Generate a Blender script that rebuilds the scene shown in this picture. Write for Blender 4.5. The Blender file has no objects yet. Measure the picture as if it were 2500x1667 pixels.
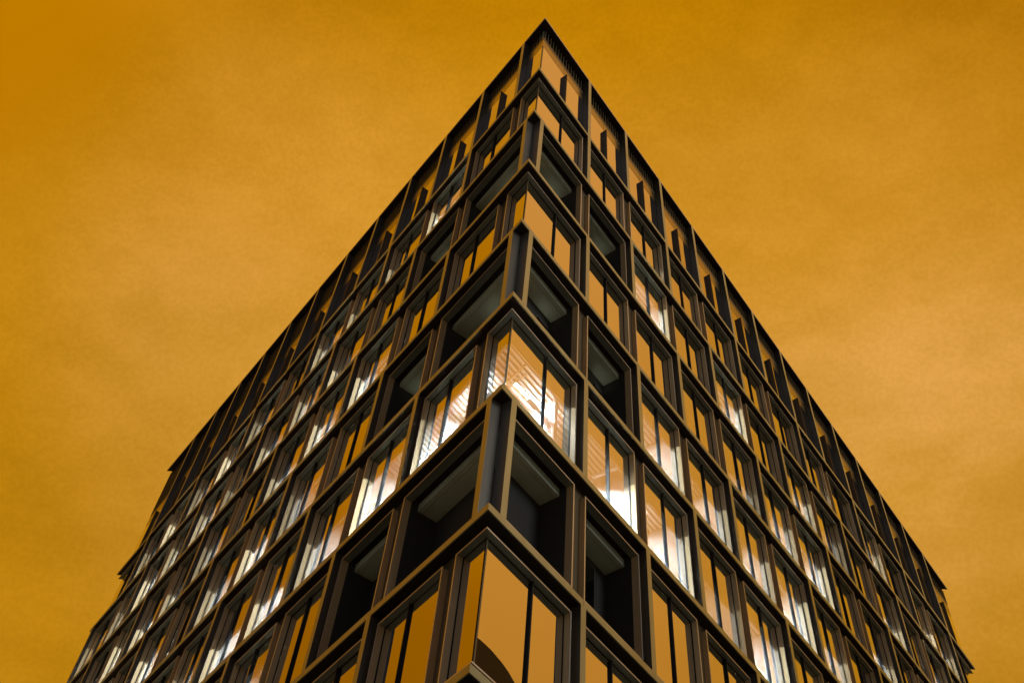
import bpy, math, random
from mathutils import Vector, Matrix
random.seed(11)
sc = bpy.context.scene
C = sc.collection

# ------------------------------------------------------------------ dimensions (metres)
H = 3.8                       # storey height
A, AL, W = 3.3286, 1.4530, 2.8203      # first bay on the right face, half bay on the left face, bay width
SR, SL = 40.69, 36.40         # lengths of the two street faces
HALF = math.radians(106.242) / 2
MT = math.tan(HALF)           # mitre at the sharp front corner
ME = -.76                     # mitre at the blunt far corners
Z1 = 39.42                    # top of the ledge under the top storey
ROOF = 5.389                  # roof soffit above Z1 at the corner
RISE = 0.072                  # the roof edge climbs along the left face
NR, NL = 14, 13
def L(k): return Z1 - (k - 1) * H
def P(face, s, o, z):
    sx = 1 if face == 'R' else -1
    return Vector((sx * (s * math.cos(HALF) - o * math.sin(HALF)), s * math.sin(HALF) + o * math.cos(HALF), z))
def bound(face, j):
    n = NR if face == 'R' else NL
    if j <= 0: return 0.0
    if j >= n: return SR if face == 'R' else SL
    return (A if face == 'R' else AL) + (j - 1) * W
END = {'R': SR, 'L': SL}
NB = {'R': NR, 'L': NL}

# ------------------------------------------------------------------ materials
def nodes(name):
    m = bpy.data.materials.new(name); m.use_nodes = True
    nt = m.node_tree; nt.nodes.clear()
    out = nt.nodes.new('ShaderNodeOutputMaterial')
    return m, nt, out
def metal(name, col, rough=0.42, metallic=0.35, var=0.25, scale=1.3, spec=0.5):
    m, nt, out = nodes(name)
    b = nt.nodes.new('ShaderNodeBsdfPrincipled')
    tc = nt.nodes.new('ShaderNodeTexCoord')
    mp = nt.nodes.new('ShaderNodeMapping'); mp.inputs['Scale'].default_value = (scale, scale, scale * .35)
    n1 = nt.nodes.new('ShaderNodeTexNoise'); n1.inputs['Scale'].default_value = 1.0; n1.inputs['Detail'].default_value = 5
    n2 = nt.nodes.new('ShaderNodeTexNoise'); n2.inputs['Scale'].default_value = 45; n2.inputs['Detail'].default_value = 3
    nt.links.new(tc.outputs['Object'], mp.inputs[0]); nt.links.new(mp.outputs[0], n1.inputs[0]); nt.links.new(tc.outputs['Object'], n2.inputs[0])
    mx = nt.nodes.new('ShaderNodeMix'); mx.data_type = 'RGBA'
    mx.inputs['A'].default_value = (*[c * (1 - var) for c in col], 1); mx.inputs['B'].default_value = (*[min(1, c * (1 + var)) for c in col], 1)
    nt.links.new(n1.outputs[0], mx.inputs['Factor']); nt.links.new(mx.outputs['Result'], b.inputs['Base Color'])
    mr = nt.nodes.new('ShaderNodeMapRange'); mr.inputs['To Min'].default_value = rough - .07; mr.inputs['To Max'].default_value = rough + .09
    nt.links.new(n1.outputs[0], mr.inputs[0]); nt.links.new(mr.outputs[0], b.inputs['Roughness'])
    bp = nt.nodes.new('ShaderNodeBump'); bp.inputs['Strength'].default_value = .06; bp.inputs['Distance'].default_value = .01
    nt.links.new(n2.outputs[0], bp.inputs['Height']); nt.links.new(bp.outputs[0], b.inputs['Normal'])
    b.inputs['Metallic'].default_value = metallic
    b.inputs['Specular IOR Level'].default_value = spec
    nt.links.new(b.outputs[0], out.inputs[0])
    return m
def glass(name, refl, tint, trans):
    m, nt, out = nodes(name)
    g = nt.nodes.new('ShaderNodeBsdfGlossy'); g.inputs['Roughness'].default_value = 0.0; g.inputs['Color'].default_value = (*tint, 1)
    t = nt.nodes.new('ShaderNodeBsdfTransparent'); t.inputs['Color'].default_value = (*trans, 1)
    mx = nt.nodes.new('ShaderNodeMixShader'); mx.inputs[0].default_value = refl
    tc = nt.nodes.new('ShaderNodeTexCoord'); n = nt.nodes.new('ShaderNodeTexNoise'); n.inputs['Scale'].default_value = .55; n.inputs['Detail'].default_value = 1
    bp = nt.nodes.new('ShaderNodeBump'); bp.inputs['Strength'].default_value = .25; bp.inputs['Distance'].default_value = .02
    nt.links.new(tc.outputs['Object'], n.inputs[0]); nt.links.new(n.outputs[0], bp.inputs['Height']); nt.links.new(bp.outputs[0], g.inputs['Normal'])
    nt.links.new(t.outputs[0], mx.inputs[1]); nt.links.new(g.outputs[0], mx.inputs[2]); nt.links.new(mx.outputs[0], out.inputs[0])
    return m
def emis(name, col, st):
    m, nt, out = nodes(name)
    e = nt.nodes.new('ShaderNodeEmission'); e.inputs[0].default_value = (*col, 1); e.inputs[1].default_value = st
    nt.links.new(e.outputs[0], out.inputs[0]); return m

M = {}
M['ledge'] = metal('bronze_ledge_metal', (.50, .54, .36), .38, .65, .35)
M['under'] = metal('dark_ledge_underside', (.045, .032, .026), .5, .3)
M['fin'] = metal('bronze_fin_metal', (.20, .18, .15), .38, .55, .35)
M['column'] = metal('pale_column_metal', (.23, .23, .20), .45, .5, .35)  # light bounced between the notch flanks put into a paler colour
M['frame'] = metal('bronze_frame_metal', (.86, .62, .34), .42, .15, .25)
M['head'] = metal('frame_head_underlit', (.30, .36, .32), .42, .5)  # cool light from below put into the head bar's colour
M['lip'] = metal('brushed_frame_edge', (.85, .84, .72), .35, .7)  # edge highlights put into a colour paler than the frame
M['sash'] = metal('dark_sash_metal', (.085, .095, .09), .38, .3)
M['black'] = metal('black_gasket', (.012, .012, .012), .6, 0, .1)
M['wall'] = metal('recessed_wall_panel', (.22, .18, .10), .5, .3)
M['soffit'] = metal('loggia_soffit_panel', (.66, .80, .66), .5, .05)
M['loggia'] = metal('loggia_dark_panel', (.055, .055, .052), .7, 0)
M['spandrel'] = metal('spandrel_panel', (.42, .34, .14), .24, .85, .12)
M['louvre'] = metal('louvre_blade_metal', (.17, .16, .10), .4, .4)
M['blade'] = metal('dark_bronze_blade', (.17, .11, .05), .42, .3)
M['white'] = metal('pale_interior_paint', (.34, .33, .32), .7, 0, .1)
M['floor'] = metal('pale_floor_finish', (.68, .66, .64), .6, 0, .1)
M['deck'] = metal('white_steel_deck', (.80, .80, .80), .5, 0, .05)
M['bulk'] = metal('ceiling_bulkhead_paint', (.10, .09, .08), .8, 0, .1)
M['glass'] = glass('coated_window_glass', .80, (.98, .95, .90), (.95, .98, .96))
M['glass_dim'] = glass('shaded_door_glass', .25, (.8, .8, .8), (.3, .3, .3))
M['lamp'] = emis('lit_lamp', (.88, .95, 1), 9500)
M['lampw'] = emis('weak_lamp', (.90, .96, 1), 4600)
M['lampx'] = emis('far_lamp', (.90, .96, 1), 10000)
M['balcony_lamp'] = emis('balcony_lamp_glow', (1, .95, .75), 2.5)
M['ceiling_fill'] = emis('ceiling_fill_glow', (.92, .97, 1), 260)
M['roof'] = metal('roof_membrane', (.12, .12, .12), .8, 0)

# ------------------------------------------------------------------ mesh collector
PR = random.Random(3)
class MB:
    def __init__(s): s.v = []; s.f = []; s.mi = []; s.mats = []
    def m(s, mat):
        if mat not in s.mats: s.mats.append(mat)
        return s.mats.index(mat)
    def quad(s, pts, mat):
        n = len(s.v); s.v += [tuple(p) for p in pts]; s.f.append(tuple(range(n, n + len(pts)))); s.mi.append(s.m(mat))
    def hexa(s, p, mat):
        # p: 8 points: index bits (s, o, z)
        n = len(s.v); s.v += [tuple(q) for q in p]; k = s.m(mat)
        for f in ((0, 1, 3, 2), (4, 6, 7, 5), (0, 4, 5, 1), (2, 3, 7, 6), (0, 2, 6, 4), (1, 5, 7, 3)):
            s.f.append(tuple(n + i for i in f)); s.mi.append(k)
    def box(s, face, s0, s1, o0, o1, z0, z1, mat, m0=0.0, m1=0.0, r0=0.0, r1=0.0):
        """box along a face; m0/m1: how the two ends move with depth (mitres); r0/r1: rise of bottom/top per metre of s"""
        pts = []
        for a in (0, 1):
            for b in (0, 1):
                for c in (0, 1):
                    o = o1 if b else o0
                    x = (s1 + m1 * o) if a else (s0 + m0 * o)
                    z = (z1 + r1 * x) if c else (z0 + r0 * x)
                    pts.append(P(face, x, o, z))
        if face == 'L': pts = pts[4:] + pts[:4]
        s.hexa(pts, mat)
    def wbox(s, x0, x1, y0, y1, z0, z1, mat):
        s.hexa([Vector((x, y, z)) for x in (x0, x1) for y in (y0, y1) for z in (z0, z1)], mat)
    def pane(s, face, s0, s1, o, z0, z1, mat, m0=0., m1=0.):
        a, b = s0 + m0 * o, s1 + m1 * o
        e = [PR.uniform(-.004, .004) for _ in range(3)] if not (m0 or m1) else [0, 0, 0]
        q = [P(face, a, o + e[0], z0), P(face, b, o + e[1], z0), P(face, b, o + e[1] + e[2], z1), P(face, a, o + e[0] + e[2], z1)]
        if face == 'L': q.reverse()
        s.quad(q, mat)
    def build(s, name, parent=None, origin=None, kind=None, label=None):
        if not s.v: return None
        me = bpy.data.meshes.new(name)
        if origin is None:
            n = len(s.v); origin = Vector((sum(v[0] for v in s.v) / n, sum(v[1] for v in s.v) / n, min(v[2] for v in s.v)))
        off = origin
        me.from_pydata([(v[0] - off.x, v[1] - off.y, v[2] - off.z) for v in s.v], [], s.f)
        for mt in s.mats: me.materials.append(mt)
        me.polygons.foreach_set('material_index', s.mi)
        me.update()
        ob = bpy.data.objects.new(name, me); C.objects.link(ob)
        if parent is not None:
            ob.parent = parent
            pw = WORLD.get(parent.name, Vector((0, 0, 0)))
            ob.location = off - pw
        else: ob.location = off
        WORLD[ob.name] = off
        if kind: ob['kind'] = kind
        if label: ob['label'] = label
        return ob
WORLD = {}
def thing(name, label, cat, loc, group=None):
    o = bpy.data.objects.new(name, None); C.objects.link(o); o.location = loc; o.empty_display_size = .5
    o['label'] = label; o['category'] = cat
    if group: o['group'] = group
    WORLD[o.name] = Vector(loc); return o

# ------------------------------------------------------------------ camera (solved from the photograph's own lines)
CAM = Vector((1.2018, -14.7231, Z1 - 37.8176))
FW = Vector((-0.04352901, 0.58412987, 0.81049215)); RT = Vector((0.99782191, -0.01482869, 0.06427709)); UP = -Vector((0.04956471, 0.81152474, -0.5822121))
cam = bpy.data.cameras.new('camera'); co = bpy.data.objects.new('camera', cam); C.objects.link(co)
cam.sensor_width = 36; cam.lens = 36 * 2596.9 / 2500; cam.clip_start = .1; cam.clip_end = 4000
co.matrix_world = Matrix(((RT.x, UP.x, -FW.x, CAM.x), (RT.y, UP.y, -FW.y, CAM.y), (RT.z, UP.z, -FW.z, CAM.z), (0, 0, 0, 1)))
sc.camera = co
def proj(p):
    d = p - CAM; z = d.dot(FW)
    if z < .1: return None
    return (1250 + 2596.9 * d.dot(RT) / z, 833.5 - 2596.9 * d.dot(UP) / z)
def area(face, s0, s1, o, z0, z1):
    q = [proj(P(face, a, o, b)) for a, b in ((s0, z0), (s1, z0), (s1, z1), (s0, z1))]
    if any(x is None for x in q): return 0
    cx = sum(x[0] for x in q) / 4; cy = sum(x[1] for x in q) / 4
    ar = abs(sum(q[i][0] * q[(i + 1) % 4][1] - q[(i + 1) % 4][0] * q[i][1] for i in range(4))) / 2
    if cx < -60 or cx > 2560 or cy > 1740: return ar * .02
    return ar

# ------------------------------------------------------------------ the building
B = thing('office_building', 'tall corner office block with dark bronze ledges and fins, mirrored windows, some lit', 'building', (0, 3, 0))

OL, OW = .15, .30              # lip plane, recessed wall plane
GAP = .22                      # frame edge to bay line
TOPZ, BOTZ = -.417, .20        # frame top below the ledge above, frame bottom above the ledge below
NF = 10                        # storeys below the top one

def column_floor(k): return k % 2 == 0       # corner column and fins on even lines
def fin_lines(face, k):
    n = NB[face]
    if k == 0: return list(range(1, n))
    if face == 'R': return [j for j in range(1, n) if (j % 2 == 0) == column_floor(k)]
    return [j for j in range(1, n) if (j % 2 == 1) == column_floor(k) and j > 1]
# ledges, one mesh per level going round the corner
def ledge(k):
    mb = MB(); z = L(k)
    for f in 'RL':
        n = NB[f]
        for j in range(n):
            a, b = bound(f, j), bound(f, j + 1)
            a_, b_ = a + (.004 if j else 0), b - (.004 if j < n - 1 else 0)
            m0, m1 = (MT if j == 0 else 0), (ME if j == n - 1 else 0)
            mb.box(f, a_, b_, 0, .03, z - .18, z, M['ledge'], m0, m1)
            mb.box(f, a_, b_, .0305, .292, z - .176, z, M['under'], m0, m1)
    return mb
for k in range(1, NF + 1): ledge(k).build('ledge', B)
# fins
fins = []
for k in range(0, NF + 1):
    for f in 'RL':
        for j in fin_lines(f, k):
            s = bound(f, j)
            if k == 0: z0, z1, r = L(1), Z1 + ROOF, (RISE if f == 'L' else 0)
            else: z0, z1, r = L(k + 1) if k < NF else 0, L(k) - .18, 0
            fins.append((area(f, s - .3, s + .3, 0, z0, z1), f, s, z0, z1, r, k))
fins.sort(key=lambda t: -t[0])
def fin_mesh(mb, f, s, z0, z1, r, k):
    d = .255 if k == 0 else .292
    for o0, o1, mt in ((0.0, .004, M['ledge']), (.0042, d, M['fin'])):  # front cap paler than the sides: light on the front put into colour
        if k == 0:
            zj = Z1 + 3.97
            mb.box(f, s - .095, s + .095, o0, o1, z0, zj, mt)
            mb.box(f, s - .095, s + .095, o0, o1, zj + .012, z1, mt, r1=r)
        else:
            mb.box(f, s - .095, s + .095, o0, o1, z0 + .001, z1, mt)
for i, t in enumerate(fins[:100]):
    mb = MB(); fin_mesh(mb, *t[1:]); mb.build('fin', B)
mb = MB()
for t in fins[100:]: fin_mesh(mb, *t[1:])
mb.build('distant_fins', B, kind='stuff')

# corner columns: two fins either side of a re-entrant notch
def corner_column(k):
    z0, z1 = (L(k + 1) if k < NF else 0), L(k) - .18
    mb = MB()
    for f in 'RL':
        mb.box(f, .38, .572, 0, .004, z0 + .001, z1, M['ledge'])  # paler front cap, brightness painted in as on the fins
        mb.box(f, .38, .572, .0042, .275, z0 + .001, z1, M['column'])
    mb.build('corner_column', B)
    for f in 'RL':
        e = END[f]; mb = MB(); mb.box(f, e - .572, e - .38, 0, .292, z0 + .001, z1, M['fin']); mb.build('end_column', B)
for k in range(2, NF + 1, 2): corner_column(k)

# ---- openings
LOG = {}       # (k) -> list of (face, kind, s0, s1)
openings = []  # dict per opening
for k in range(1, NF + 1):
    zt = L(k) + TOPZ; zb = (L(k + 1) + BOTZ) if k < NF else 1.0
    log = k in (2, 4, 6, 8)
    for f in 'RL':
        n = NB[f]; j = 0
        while j < n:
            a, b = bound(f, j), bound(f, j + 1); step = 1
            corner = (j == 0)
            endb = (j == n - 1)
            if f == 'L' and log and j == 0:
                b = bound(f, 2); step = 2
            is_log = log and ((f == 'R' and j in (0, 1)) or (f == 'L' and j in (0, 2)))
            colf = column_floor(k)
            if f == 'L' and colf and j == 0 and not log:
                b = bound(f, 2); step = 2
            s0 = a + GAP; s1 = b - GAP; wrap0 = wrap1 = False
            if corner:
                if colf: s0 = .60
                else: wrap0 = True; s0 = 0
            if endb:
                if colf: s1 = END[f] - .60
                else: wrap1 = True; s1 = END[f]
            openings.append(dict(k=k, f=f, j=j, s0=s0, s1=s1, w0=wrap0, w1=wrap1, z0=zb, z1=zt, log=is_log, ar=area(f, s0, s1, OL, zb, zt)))
            j += step

def frame_ring(mb, op, o0, o1, w, mat, inset=0.0, lip=True):
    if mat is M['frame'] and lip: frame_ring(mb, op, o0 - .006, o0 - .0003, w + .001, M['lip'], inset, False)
    f, s0, s1, z0, z1 = op['f'], op['s0'], op['s1'], op['z0'] + inset, op['z1'] - inset
    m0 = MT if op['w0'] else 0; m1 = ME if op['w1'] else 0
    a = s0 + (0 if op['w0'] else inset); b = s1 - (0 if op['w1'] else inset)
    mb.box(f, a, b, o0, o1, z1 - w, z1, M['head'] if mat is M['frame'] else mat, m0, m1)
    mb.box(f, a, b, o0, o1, z0, z0 + w, mat, m0, m1)
    if not op['w0']: mb.box(f, a, a + w, o0, o1, z0 + w, z1 - w, mat)
    if not op['w1']: mb.box(f, b - w, b, o0, o1, z0 + w, z1 - w, mat)
GL = .314
def split(op):
    a = op['s0'] + (0 if op['w0'] else .04); b = op['s1'] - (0 if op['w1'] else .04)
    if op['j'] == 0 and op['f'] == 'L' and op['w0']: return None
    if op['j'] == 0 and op['f'] == 'R' and op['w0']: return 1.91
    fr = .53 if op['f'] == 'R' else .57
    return a + (b - a) * fr
def window_parts(op, parent_cb):
    f = op['f']
    fr = MB(); frame_ring(fr, op, OL, .33, .037, M['frame'])
    sa = MB(); frame_ring(sa, op, .300, .325, .012, M['black'], inset=.0372)
    if op['w0']:
        if f == 'R': sa.box(f, 0.012, .05, .285, .325, op['z0'] + .05, op['z1'] - .05, M['louvre'], m0=MT, m1=MT)
        else: sa.box(f, 0.012, .035, .285, .325, op['z0'] + .05, op['z1'] - .05, M['black'], m0=MT, m1=MT)
    z0, z1 = op['z0'] + .045, op['z1'] - .045
    a = op['s0'] + (0 if op['w0'] else .045); b = op['s1'] - (0 if op['w1'] else .045)
    m0 = MT if op['w0'] else 0; m1 = ME if op['w1'] else 0
    sp = split(op); mu = None; panes = []
    if sp is None:
        q = MB(); q.pane(f, a, b, GL, z0, z1, M['glass'], m0, m1); panes.append(q)
    else:
        mu = MB(); mu.box(f, sp - .015, sp + .015, .255, .335, z0, z1, M['black'])
        q = MB(); q.pane(f, a, sp - .01, GL, z0, z1, M['glass'], m0, 0); panes.append(q)
        q = MB(); q.pane(f, sp + .01, b, GL, z0, z1, M['glass'], 0, m1); panes.append(q)
    return fr, sa, mu, panes
wins = sorted([o for o in openings if not o['log']], key=lambda o: -o['ar'])
for op in wins[:100]:
    fr, sa, mu, panes = window_parts(op, None)
    w = fr.build('window', B)
    sa.build('gasket', w)
    if mu: mu.build('mullion', w)
    for q in panes: q.build('pane', w)
rf, rs, rm, rp = MB(), MB(), MB(), MB()
def merge(dst, src):
    n = len(dst.v); dst.v += src.v
    for f, mi in zip(src.f, src.mi):
        dst.f.append(tuple(n + i for i in f)); dst.mi.append(dst.m(src.mats[mi]))
for op in wins[100:]:
    fr, sa, mu, panes = window_parts(op, None)
    merge(rf, fr); merge(rf, sa)
    if mu: merge(rf, mu)
    for q in panes: merge(rf, q)
rf.build('distant_windows', B, kind='stuff')

# recessed wall around the openings
for k in range(1, NF + 1):
    mb = MB(); zt = L(k) + TOPZ; zb = (L(k + 1) + BOTZ) if k < NF else 1.0; zlow = L(k + 1) if k < NF else 0
    for f in 'RL':
        e = END[f]
        mb.box(f, 0, e, OW, OW + .04, zt - .012, L(k) - .0, M['wall'], MT, ME)
        mb.box(f, 0, e, OW, OW + .04, zlow - .0, zb + .012, M['wall'], MT, ME)
        ops = [o for o in openings if o['k'] == k and o['f'] == f]
        for p_, q_ in zip(ops, ops[1:]):
            mb.box(f, p_['s1'] - .012, q_['s0'] + .012, OW, OW + .04, zb + .012, zt - .012, M['wall'])
        if column_floor(k):
            mb.box(f, 0.01, .61, OW, OW + .04, zb + .012, zt - .012, M['wall'], MT, 0)
            mb.box(f, e - .61, e - .02, OW, OW + .04, zb + .012, zt - .012, M['wall'], 0, ME)
    mb.build('wall', B)

# loggias
for op in [o for o in openings if o['log']]:
    f, k, j = op['f'], op['k'], op['j']
    w = MB(); frame_ring(w, op, OL, .36, .037, M['frame']); w = w.build('loggia', B)
    corner = j == 0
    zt, zb = L(k) - .24, L(k + 1) + .02
    s0, s1 = (0 if corner else op['s0'] + .05), op['s1'] - .05
    m0 = MT if corner else 0
    mb = MB()
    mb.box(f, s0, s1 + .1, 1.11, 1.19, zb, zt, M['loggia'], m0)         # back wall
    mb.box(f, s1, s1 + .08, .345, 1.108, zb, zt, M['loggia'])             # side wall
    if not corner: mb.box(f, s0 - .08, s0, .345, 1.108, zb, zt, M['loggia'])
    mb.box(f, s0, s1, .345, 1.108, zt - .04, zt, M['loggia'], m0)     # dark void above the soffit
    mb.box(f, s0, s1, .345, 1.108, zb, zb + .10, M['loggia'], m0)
    mb.build('loggia_wall', w)
    so = MB()
    zs = L(k) - .65
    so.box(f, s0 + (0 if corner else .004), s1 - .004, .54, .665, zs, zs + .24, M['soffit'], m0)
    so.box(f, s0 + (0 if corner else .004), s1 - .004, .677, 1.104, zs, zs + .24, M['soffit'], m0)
    so.build('soffit', w)
    if k in (2, 4):
        for ff in (('R', 'L') if (corner and f == 'R') else ((f,) if not corner else ())):
            lm = MB(); sm = (s1 - .35) if not corner else 2.6
            lm.box(ff, sm - .2, sm + .2, 1.04, 1.108, zs - .62, zs - .50, M['loggia'])
            lm.quad([P(ff, sm - .18, 1.05, zs - .498), P(ff, sm + .18, 1.05, zs - .498), P(ff, sm + .18, 1.10, zs - .498), P(ff, sm - .18, 1.10, zs - .498)], M['balcony_lamp'])
            lm.build('hidden_soffit_lamp', w)  # unseen lamp added to make the soffit above glow
    if not corner:
        g = MB(); a = s0 + .35 if f == 'R' else s0 + .25; b = s1 - .5
        g.box(f, a, a + .05, 1.07, 1.108, zb + .1, zs - .22, M['sash']); g.box(f, b - .05, b, 1.07, 1.108, zb + .1, zs - .22, M['sash'])
        g.box(f, a, b, 1.07, 1.108, zs - .22, zs - .17, M['sash'])
        g.box(f, a + .05, b - .05, 1.085, 1.1, zb + .1, zs - .22, M['black'])
        d = g.build('balcony_door', w)
        g = MB(); g.pane(f, a + .05, b - .05, 1.078, zb + .1, zs - .22, M['glass_dim']); g.build('door_pane', w)

# ---- top storey
TG = .26
mbw = MB()
for f in 'RL':
    n = NB[f]; e = END[f]; r = RISE if f == 'L' else 0
    for j in range(n):
        a, b = bound(f, j), bound(f, j + 1)
        m0 = MT if j == 0 else 0; m1 = ME if j == n - 1 else 0
        w = MB()
        w.box(f, a, b, TG, TG + .05, L(1) - .02, L(1) + .14, M['sash'], m0, m1)
        w.box(f, a, b, TG + .012, TG + .05, Z1 + 3.36, Z1 + 3.40, M['black'], m0, m1)
        w = w.build('attic_window', B)
        half = None if (f == 'L' and j == 0) else ((a + b) / 2 if not (f == 'R' and j == 0) else 1.84)
        q = MB(); q.pane(f, a, (half if half else b), TG, L(1) + .14, Z1 + 3.36, M['glass'], m0, 0 if half else m1); q.build('pane', w)
        if half:
            q = MB(); q.pane(f, half, b, TG, L(1) + .14, Z1 + 3.36, M['glass'], 0, m1); q.build('pane', w)
            v = MB(); v.box(f, half - .016, half + .016, .10, TG + .02, L(1) + .02, Z1 + 3.26, M['blade']); v.build('vent_blade', w)
        if j == 0:
            q = MB(); q.box(f, .0, .035 if f == 'L' else .06, TG - .006, TG + .03, L(1) + .02, Z1 + 3.36, M['black'] if f == 'L' else M['louvre'], MT, MT); q.build('corner_post', w)
        s_ = MB()
        if half:
            s_.box(f, a, half - .006, TG, TG + .04, Z1 + 3.40, Z1 + 4.08, M['spandrel'], m0, 0)
            s_.box(f, half + .006, b, TG, TG + .04, Z1 + 3.40, Z1 + 4.08, M['spandrel'], 0, m1)
        else: s_.box(f, a, b, TG, TG + .04, Z1 + 3.40, Z1 + 4.08, M['spandrel'], m0, m1)
        s_.build('spandrel_panel', B)
        # louvre: blades with dark slots between a bottom rail and the roof
        g = MB()
        g.box(f, a, b, TG + .012, TG + .045, Z1 + 4.08, Z1 + 4.12, M['black'], m0, m1)
        g.box(f, a, b, TG, TG + .04, Z1 + 4.12, Z1 + 4.36, M['louvre'], m0, m1)
        g.box(f, a, b, TG + .13, TG + .16, Z1 + 4.36, Z1 + ROOF - .02, M['black'], m0, m1, r1=r)
        nb = max(1, round((b - a) / .188)); p = (b - a) / nb
        for i in range(nb):
            s = a + (i + .5) * p
            if j == 0 and s < .42: continue
            g.box(f, s - .015, s + .015, TG, TG + .12, Z1 + 4.36, Z1 + ROOF - .05, M['louvre'], r1=r)
        g.build('louvre', B)
# roof: overhanging sheet with a thin fascia, plus the rest of the roof deck
rb = MB()
for f in 'RL':
    n = NB[f]; r = RISE if f == 'L' else 0
    for j in range(n):
        a, b = bound(f, j), bound(f, j + 1)
        m0, m1 = (MT if j == 0 else 0), (ME if j == n - 1 else 0)
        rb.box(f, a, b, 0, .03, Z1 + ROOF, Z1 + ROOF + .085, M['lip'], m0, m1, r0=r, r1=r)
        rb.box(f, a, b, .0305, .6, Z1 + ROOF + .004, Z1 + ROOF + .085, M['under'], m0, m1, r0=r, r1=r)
rb.build('roof', B)
# plan outline: a parallelogram
DR = P('R', 1, 0, 0); DL = P('L', 1, 0, 0)
def outline(z, o=0.0, roof=False):
    c = P('R', o * MT, o, 0); r = P('R', SR + ME * o, o, 0); l = P('L', SL + ME * o, o, 0)
    f = DR * SR + DL * SL + Vector((0, -o * 1.6, 0))
    h = RISE * SL if roof else 0
    return [c + Vector((0, 0, z)), r + Vector((0, 0, z)), f + Vector((0, 0, z + h)), l + Vector((0, 0, z + h))]
def slab(mb, z0, z1, o, mat):
    a, b = outline(z0, o), outline(z1, o); n = len(a)
    mb.quad(list(reversed(a)), mat); mb.quad(b, mat)
    for i in range(n):
        j = (i + 1) % n; mb.quad([a[i], a[j], b[j], b[i]], mat)
for k in range(1, NF + 1):
    mb = MB(); slab(mb, L(k) - .26, L(k) - .02, .43, M['bulk']); mb.build('floor_slab', B)
mb = MB(); slab(mb, Z1 + 4.2, Z1 + 4.5, .43, M['roof']); 
mb.quad(outline(Z1 + ROOF + .05, .585, True), M['roof'])
mb.build('roof_deck', B)
# rear walls
mb = MB()
cs = outline(0, 0)
for i in (1, 2):
    p, q = cs[i], cs[i + 1]; d = (q - p); ln = d.length; d.normalize(); nrm = Vector((d.y, -d.x, 0))
    def bx(u0, u1, t0, t1, z0, z1, mat):
        mb.hexa([p + d * u + nrm * t + Vector((0, 0, z)) for u in (u0, u1) for t in (t0, t1) for z in (z0, z1)], mat)
    bx(.8 if i == 1 else 0, ln - (.8 if i == 2 else 0), -.40, -.31, 0, Z1 + ROOF, M['wall'])
    for k in range(1, NF + 1): bx(.45 if i == 1 else 0, ln - (.45 if i == 2 else 0), -.30, -.02, L(k) - .18, L(k), M['ledge'])
mb.build('rear_wall', B)

# ---- interiors
RD = 4.4
bright = {('R', 5): [0, 1, 2, 4], ('L', 5): [1, 2], ('R', 2): [2, 4], ('L', 1): [2], ('R', 4): [2, 5], ('R', 6): [8], ('R', 3): [6]}
glow = {('R', 5): [3, 5, 6, 7, 9, 11], ('R', 4): [3, 4, 6, 8, 10], ('R', 3): [4, 5, 8, 10, 11], ('R', 2): [6, 7, 9, 11, 12], ('R', 1): [2, 7, 9, 11, 12], ('R', 6): [4, 6, 9], ('R', 7): [5],
        ('L', 5): [3, 5, 6, 7, 8, 9], ('L', 4): [4, 5, 6, 8, 9, 10, 11], ('L', 3): [3, 4, 5, 7, 8, 9, 10, 11, 12], ('L', 2): [5, 6, 8, 9, 10, 11, 12], ('L', 1): [3, 5, 7, 8, 9, 10, 11], ('L', 6): [4, 6, 7, 9, 10], ('L', 7): [6, 8]}
lampn = 0
rl = random.Random(5)
for f_, n_, p_ in (('L', NL, .75), ('R', NR, .28)):
    for k_ in range(1, 8):
        for j_ in range(4, n_):
            if rl.random() < p_ and j_ not in glow.setdefault((f_, k_), []) and j_ not in bright.get((f_, k_), []) and len([1 for v in list(glow.values()) + list(bright.values()) for _ in v]) < 98: glow[(f_, k_)].append(j_)
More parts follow.
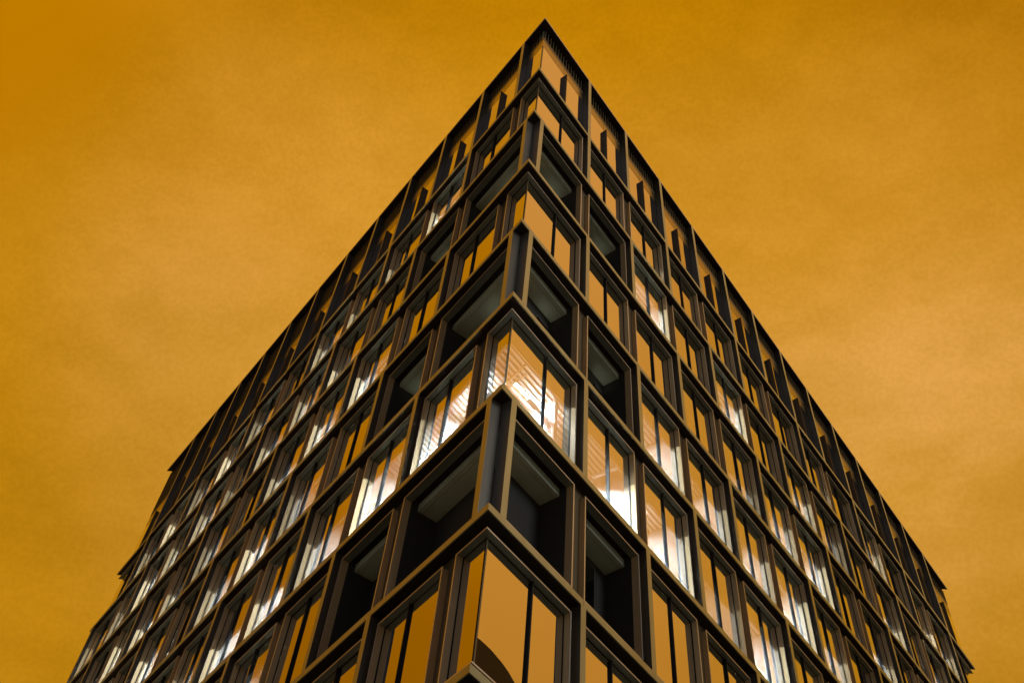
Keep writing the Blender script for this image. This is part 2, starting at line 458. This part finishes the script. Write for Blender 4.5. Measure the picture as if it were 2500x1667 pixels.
for k in range(1, NF + 1):
    iw = MB(); ce = MB()
    zc = L(k) - .262; zf = (L(k + 1) - .018) if k < NF else .02
    for f in 'RL':
        n = NB[f]; e = END[f]
        start = A if f == 'R' else AL + W
        lo = {('R'): 2 if k in (2, 4, 6, 8) else 0, ('L'): 3 if k in (2, 4, 6, 8) else 0}[f]
        ms = bound(f, lo)
        for j in range(lo, n):
            st = 2 if j in bright.get((f, k), []) else 1
            dr = .90 if (st == 2 or j < 2) else random.choice((1.2, 1.5, 1.8, 2.0) if f == 'R' else (.95, 1.1, 1.3, 1.6))
            ce.box(f, bound(f, j), bound(f, j + 1) - .002, .44, .50, zc - dr, zc - .001, M['bulk'], MT if j == 0 else 0, ME if j == n - 1 else 0)
        for j in range(max(2 if f == 'R' else 3, lo), n):
            s = bound(f, j)
            iw.box(f, s - .05, s + .05, .44 if (j > lo or not lo) else .35, RD, zf, zc - (.0), M['white'])
        iw.box(f, 0, e - 3, RD, RD + .08, zf, zc, M['white'], MT)
        if k == 1 and f == 'L':
            iw.box(f, bound(f, 2) - .05, bound(f, 2) + .05, .44, 2.9, zf, zc, M['white']); iw.box(f, bound(f, 2) + .05, bound(f, 3) - .05, 2.8, 2.9, zf, zc, M['white'])
        for j in range(lo, n):
            st = 2 if j in bright.get((f, k), []) else (1 if j in glow.get((f, k), []) else 0)
            if f == 'L' and j == 0: continue
            if st == 0: continue
            a, b = bound(f, j) + .08, bound(f, j + 1) - .08
            near = 1 <= k <= 7 and j < 7
            if f == 'R' or True:
                p = .15; c = .62
                if (f == 'R' and j == 0) or (f == 'R' and j > 1) or (f == 'L' and j > 2) or (k == 1 and f == 'L'):
                    cor = f == 'R' and j == 0
                    while c < (6.6 if cor else RD - .1):
                        if cor: ce.box(f, .60, (6.08 if c < 4.25 else 4.5 + .29 * c), c, c + .075, zc - .075, zc - .003, M['deck'], .29)
                        else: ce.box(f, a, b, c, c + .075, zc - .075, zc - .003, M['deck'])
                        c += p
            lm = MB(); mid = (a + b) / 2; off = 2.7 if st == 2 else random.choice((2.3, 2.9, 3.5))
            if f == 'L' and j == 1: mid = 3.9; off = 2.2
            if f == 'L' and j == 2 and k != 1: mid = 5.6
            if f == 'R' and j == 0: mid = 4.3; off = 2.5
            ln = .8 if st == 2 else .55
            lm.box(f, mid - ln, mid + ln, off, off + .12, zc - .13, zc - .052, M['deck'])
            q = [P(f, mid - ln, off + .03, zc - .132), P(f, mid + ln, off + .03, zc - .132), P(f, mid + ln, off + .085, zc - .132), P(f, mid - ln, off + .085, zc - .132)]
            lm.quad(q, M['lamp'] if st == 2 else (M['lampx'] if (f == 'L' or j > 8) else M['lampw']))
            if f == 'R' and j == 0:
                lm.box(f, 2.2, 3.4, 1.45, 1.57, zc - .13, zc - .075, M['deck']); lm.quad([P(f, 2.2, 1.48, zc - .132), P(f, 3.4, 1.48, zc - .132), P(f, 3.4, 1.53, zc - .132), P(f, 2.2, 1.53, zc - .132)], M['lampw'])
            lm.build('ceiling_lamp', B); lampn += 1
            if st == 2:
                spots = [(mid, 1.6), (mid, 2.9)]
                if f == 'R' and j == 0: spots = [(3.2, 1.3), (4.6, 1.9), (5.2, 3.1)]
                if f == 'L' and j == 1: spots = [(3.1, 1.2), (4.9, 1.9)]
                for s_, o_ in spots:  # hanging fill lights added only to brighten the ceiling
                    u_ = MB(); zl = zc - .50
                    u_.box(f, s_ - .6, s_ + .6, o_, o_ + .09, zl, zl + .05, M['deck'])
                    u_.quad([P(f, s_ - .58, o_ + .01, zl + .052), P(f, s_ + .58, o_ + .01, zl + .052), P(f, s_ + .58, o_ + .08, zl + .052), P(f, s_ - .58, o_ + .08, zl + .052)], M['ceiling_fill'])
                    for x_ in (-.5, .5): u_.box(f, s_ + x_ - .006, s_ + x_ + .006, o_ + .04, o_ + .052, zl + .05, zc - .08, M['deck'])
                    u_.build('added_ceiling_fill', B)
    flo = MB()
    for f in 'RL':
        lo = {('R'): 2 if k in (2, 4, 6, 8) else 0, ('L'): 3 if k in (2, 4, 6, 8) else 0}[f]
        m_ = MT if lo == 0 else 0; a_, b_ = bound(f, lo), END[f] - .5
        flo.quad([P(f, a_ + m_ * .5, .5, zf + .004), P(f, b_, .5, zf + .004), P(f, b_ - 2.8, RD, zf + .004), P(f, a_ + m_ * RD, RD, zf + .004)], M['floor'])
    flo.build('floor_finish', B)
    if k == 5:
        iw.box('R', A - .06, A + .06, .95, 2.35, zf, zc, M['deck']); iw.box('L', AL + W - .06, AL + W + .06, .95, 2.7, zf, zc, M['deck'])
    iw.build('interior_wall', B); ce.build('ceiling', B)
# ducts in the bright rooms by the corner
def duct(p0, p1, r, mat, name='duct', seg=14):
    d = (p1 - p0).normalized(); u = d.orthogonal().normalized(); v = d.cross(u)
    mb = MB(); ring = []
    for i in range(seg):
        t = 2 * math.pi * i / seg; ring.append(u * math.cos(t) * r + v * math.sin(t) * r)
    for i in range(seg):
        j = (i + 1) % seg; mb.quad([p0 + ring[i], p0 + ring[j], p1 + ring[j], p1 + ring[i]], mat)
    mb.quad([p0 + q for q in reversed(ring)], mat); mb.quad([p1 + q for q in ring], mat)
    return mb.build(name, B)
z5 = L(5) - .26
duct(P('R', A + .1, 1.75, z5 - .42), P('R', A + W - .1, 1.75, z5 - .42), .21, M['deck'])
duct(P('R', .9, 1.7, z5 - .14), P('R', A - .1, 1.5, z5 - .14), .03, M['wall'], 'pipe')
duct(P('R', 2.1, 1.1, z5 - .12), P('R', 2.6, 3.8, z5 - .12), .025, M['wall'], 'pipe')
duct(P('L', 1.4, 1.5, z5 - .14), P('L', 4.0, 1.5, z5 - .14), .03, M['wall'], 'pipe')

# ------------------------------------------------------------------ potted plant behind the glass
def plant():
    g, nt, out = nodes('plant_leaf')
    b = nt.nodes.new('ShaderNodeBsdfPrincipled'); b.inputs['Base Color'].default_value = (.06, .10, .025, 1); b.inputs['Roughness'].default_value = .5
    nt.links.new(b.outputs[0], out.inputs[0])
    base = P('R', A + 1.78 * W, .68, L(5) - .02)
    t = thing('potted_plant', 'leafy potted plant standing inside a lit window right of the open corner balconies', 'plant', base)
    rnd = random.Random(4)
    pot = MB(); seg = 12; prof = [(.13, 0), (.17, .32), (.15, .32), (.14, .28)]
    for (r0, h0), (r1, h1) in zip(prof, prof[1:]):
        for i in range(seg):
            a, c = 2 * math.pi * i / seg, 2 * math.pi * (i + 1) / seg
            pot.quad([base + Vector((r0 * math.cos(a), r0 * math.sin(a), h0)), base + Vector((r0 * math.cos(c), r0 * math.sin(c), h0)),
                      base + Vector((r1 * math.cos(c), r1 * math.sin(c), h1)), base + Vector((r1 * math.cos(a), r1 * math.sin(a), h1))], M['wall'])
    pot.build('pot', t)
    st = MB(); lf = MB()
    along = P('R', 1, 0, 0); inward = Vector((-along.y, along.x, 0))
    for i in range(70):
        t_ = rnd.gauss(0, .42); q_ = rnd.uniform(-.15, .2); ln = rnd.uniform(.45, .95) * (1 - .35 * min(1, abs(t_)))
        d = (along * t_ + inward * q_ + Vector((0, 0, 1))).normalized()
        p0 = base + Vector((0, 0, .28)); p1 = p0 + d * ln
        u = d.orthogonal().normalized() * .006; v = d.cross(u).normalized() * .006
        for q, w in ((u, v), (v, -u), (-u, -v), (-v, u)): st.quad([p0 + q, p0 + w, p1 + w, p1 + q], g)
        for h in range(12):
            c = p0 + d * ln * (.3 + .7 * h / 11); a2 = rnd.uniform(0, 6.28)
            e = Vector((math.cos(a2), math.sin(a2), rnd.uniform(-.3, .7))).normalized() * rnd.uniform(.06, .11)
            w = e.cross(Vector((0, 0, 1))).normalized() * .022
            lf.quad([c, c + e * .5 + w, c + e, c + e * .5 - w], g)
    st.build('stem', t); lf.build('foliage', t)
plant()

# ------------------------------------------------------------------ barrel-roofed neighbour, mirrored low in the corner window
def neighbour():
    base = Vector((60, 2.5, 0)); zc = Z1 + 1.35
    t = thing('barrel_roofed_building', 'dark building with a rounded barrel roof, seen mirrored low in the corner window', 'building', base)
    dk = metal('dark_roof_sheet', (.10, .10, .10), .5, .3); wl = metal('grey_brick', (.12, .11, .10), .8, 0)
    mb = MB(); mb.wbox(45, 75, -9.5, 14.5, 0, zc, wl); mb.build('wall', t)
    r = MB(); seg = 36
    prof = [(12 * math.cos(math.pi * i / seg), 12 * math.sin(math.pi * i / seg)) for i in range(seg + 1)]
    for (a, b), (c, d) in zip(prof, prof[1:]):
        r.quad([Vector((44.6, 2.5 + a, zc + b)), Vector((75.4, 2.5 + a, zc + b)), Vector((75.4, 2.5 + c, zc + d)), Vector((44.6, 2.5 + c, zc + d))], dk)
    r.quad([Vector((44.6, 2.5 + a, zc + b)) for a, b in prof], dk); r.quad([Vector((75.4, 2.5 + a, zc + b)) for a, b in reversed(prof)], dk)
    r.build('roof', t)
    for i in range(9):
        for q in range(6):
            y = -8 + q * 3.8; z = 4 + i * 4
            w = MB(); w.wbox(44.93, 45.0, y, y + 2.2, z, z + 2.4, M['sash']); w.build('window', t)
neighbour()

# ------------------------------------------------------------------ ground
def ground():
    m, nt, out = nodes('paving')
    b = nt.nodes.new('ShaderNodeBsdfPrincipled'); b.inputs['Roughness'].default_value = .75
    tc = nt.nodes.new('ShaderNodeTexCoord'); br = nt.nodes.new('ShaderNodeTexBrick'); br.inputs['Scale'].default_value = 1.2
    br.inputs['Color1'].default_value = (.19, .21, .205, 1); br.inputs['Color2'].default_value = (.22, .235, .23, 1); br.inputs['Mortar'].default_value = (.06, .06, .06, 1); br.inputs['Mortar Size'].default_value = .012
    nt.links.new(tc.outputs['Object'], br.inputs[0]); nt.links.new(br.outputs[0], b.inputs['Base Color']); nt.links.new(b.outputs[0], out.inputs[0])
    mb = MB(); S = 1500
    mb.quad([Vector((-S, -S, 0)), Vector((S, -S, 0)), Vector((S, S, 0)), Vector((-S, S, 0))], m)
    mb.build('ground', kind='structure', origin=Vector((0, 0, 0)))
ground()

# ------------------------------------------------------------------ sky
w = bpy.data.worlds.new('World'); sc.world = w; w.use_nodes = True
nt = w.node_tree; nt.nodes.clear()
N = nt.nodes.new; LK = nt.links.new
out = N('ShaderNodeOutputWorld'); bg = N('ShaderNodeBackground'); LK(bg.outputs[0], out.inputs[0])
tc = N('ShaderNodeTexCoord'); sep = N('ShaderNodeSeparateXYZ'); LK(tc.outputs['Generated'], sep.inputs[0])
def math_(op, a, b=None, c=None, clamp=False):
    n = N('ShaderNodeMath'); n.operation = op; n.use_clamp = clamp
    for i, v in enumerate((a, b, c)):
        if v is None: continue
        if isinstance(v, (int, float)): n.inputs[i].default_value = v
        else: LK(v, n.inputs[i])
    return n.outputs[0]
def ramp(fac, stops, interp='EASE'):
    r = N('ShaderNodeValToRGB'); r.color_ramp.interpolation = interp
    e = r.color_ramp.elements
    e[0].position, e[0].color = stops[0][0], (*stops[0][1], 1)
    e[1].position, e[1].color = stops[-1][0], (*stops[-1][1], 1)
    for p, c in stops[1:-1]:
        x = e.new(p); x.color = (*c, 1)
    LK(fac, r.inputs[0]); return r.outputs[0]
def mixc(f, a, b, mode='MIX'):
    n = N('ShaderNodeMix'); n.data_type = 'RGBA'; n.blend_type = mode
    if isinstance(f, (int, float)): n.inputs['Factor'].default_value = f
    else: LK(f, n.inputs['Factor'])
    for nm, v in (('A', a), ('B', b)):
        if isinstance(v, tuple): n.inputs[nm].default_value = (*v, 1)
        else: LK(v, n.inputs[nm])
    return n.outputs['Result']
X, Y, Z = sep.outputs
def smooth(v, lo, hi):
    n = N('ShaderNodeMapRange'); n.interpolation_type = 'SMOOTHSTEP'; LK(v, n.inputs[0]); n.inputs['From Min'].default_value = lo; n.inputs['From Max'].default_value = hi
    return n.outputs[0]
front = ramp(Z, [(0, (.16, .14, .13)), (.25, (.50, .27, .07)), (.55, (.59, .29, .045)), (.75, (.61, .295, .045)), (.86, (.56, .252, .018)), (.95, (.47, .195, .001)), (1, (.43, .18, .0))])
# thin cloud streaks
mp = N('ShaderNodeMapping'); mp.inputs['Scale'].default_value = (1.4, 2.2, 3.2); mp.inputs['Rotation'].default_value = (0, .35, .5); LK(tc.outputs['Generated'], mp.inputs[0])
ns = N('ShaderNodeTexNoise'); ns.inputs['Scale'].default_value = 1.6; ns.inputs['Detail'].default_value = 5; ns.inputs['Roughness'].default_value = .5; LK(mp.outputs[0], ns.inputs[0])
cl = smooth(ns.outputs[0], .36, .66)
front = mixc(cl, mixc(1.0, front, (.93, .90, .62), 'MULTIPLY'), mixc(1.0, front, (1.10, 1.10, 1.35), 'MULTIPLY'))
# finer mottling and a few drawn-out wisps
n3 = N('ShaderNodeTexNoise'); n3.inputs['Scale'].default_value = 9; n3.inputs['Detail'].default_value = 8; n3.inputs['Roughness'].default_value = .62; LK(mp.outputs[0], n3.inputs[0])
front = mixc(smooth(n3.outputs[0], .3, .7), mixc(1.0, front, (.95, .94, .82), 'MULTIPLY'), mixc(1.0, front, (1.05, 1.05, 1.12), 'MULTIPLY'))
mp2 = N('ShaderNodeMapping'); mp2.inputs['Scale'].default_value = (2.0, 2.0, 11.0); mp2.inputs['Rotation'].default_value = (.15, .10, 0); LK(tc.outputs['Generated'], mp2.inputs[0])
n4 = N('ShaderNodeTexNoise'); n4.inputs['Scale'].default_value = 2.2; n4.inputs['Detail'].default_value = 6; LK(mp2.outputs[0], n4.inputs[0])
front = mixc(math_('MULTIPLY', smooth(n4.outputs[0], .52, .74), smooth(X, .1, .4)), front, mixc(1.0, front, (1.14, 1.17, 1.7), 'MULTIPLY'))
ng = N('ShaderNodeTexNoise'); ng.inputs['Scale'].default_value = 260; ng.inputs['Detail'].default_value = 2; LK(tc.outputs['Generated'], ng.inputs[0])
front = mixc(smooth(ng.outputs[0], .3, .7), mixc(1.0, front, (.965, .965, .90), 'MULTIPLY'), mixc(1.0, front, (1.035, 1.035, 1.1), 'MULTIPLY'))
# sky darkens away from the glow behind the building
dn = N('ShaderNodeVectorMath'); dn.operation = 'DOT_PRODUCT'; LK(tc.outputs['Generated'], dn.inputs[0]); dn.inputs[1].default_value = (.03, .605, .796)
fall = smooth(dn.outputs['Value'], .865, .975)
front = mixc(1.0, front, mixc(fall, (.86, .775, .14), (1.12, 1.12, 1.25)), 'MULTIPLY')
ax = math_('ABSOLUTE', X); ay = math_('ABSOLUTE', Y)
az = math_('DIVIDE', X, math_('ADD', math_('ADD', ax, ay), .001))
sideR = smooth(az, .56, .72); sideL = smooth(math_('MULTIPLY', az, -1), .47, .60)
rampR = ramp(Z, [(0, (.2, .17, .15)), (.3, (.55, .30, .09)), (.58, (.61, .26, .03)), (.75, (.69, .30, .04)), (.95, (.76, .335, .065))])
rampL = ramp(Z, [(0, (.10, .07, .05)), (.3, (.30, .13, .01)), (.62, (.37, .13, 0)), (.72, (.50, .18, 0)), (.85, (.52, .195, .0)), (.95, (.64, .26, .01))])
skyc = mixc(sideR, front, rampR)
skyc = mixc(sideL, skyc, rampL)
back = smooth(math_('MULTIPLY', Y, -1), .0, .35)
xs = smooth(X, -.5, .5)
skyc = mixc(back, skyc, mixc(xs, (.055, .06, .075), (.075, .08, .095)))
low = smooth(Z, -.02, .12)
skyc = mixc(low, (.10, .11, .12), skyc)
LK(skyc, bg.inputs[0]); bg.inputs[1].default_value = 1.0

sun = bpy.data.lights.new('sun', 'SUN'); sun.energy = .5; sun.angle = math.radians(25); sun.color = (1, .95, .88)
so = bpy.data.objects.new('sun', sun); C.objects.link(so)
so.rotation_euler = Vector((-.85, .35, -.40)).to_track_quat('-Z', 'Y').to_euler()

# ------------------------------------------------------------------ render settings
sc.render.engine = 'CYCLES'
vs = sc.view_settings; vs.view_transform = 'Standard'; vs.look = 'None'; vs.exposure = 0; vs.gamma = 1
sc.cycles.max_bounces = 7; sc.cycles.diffuse_bounces = 3; sc.cycles.glossy_bounces = 5; sc.cycles.transparent_max_bounces = 12
sc.cycles.use_denoising = True; sc.cycles.sample_clamp_indirect = 6
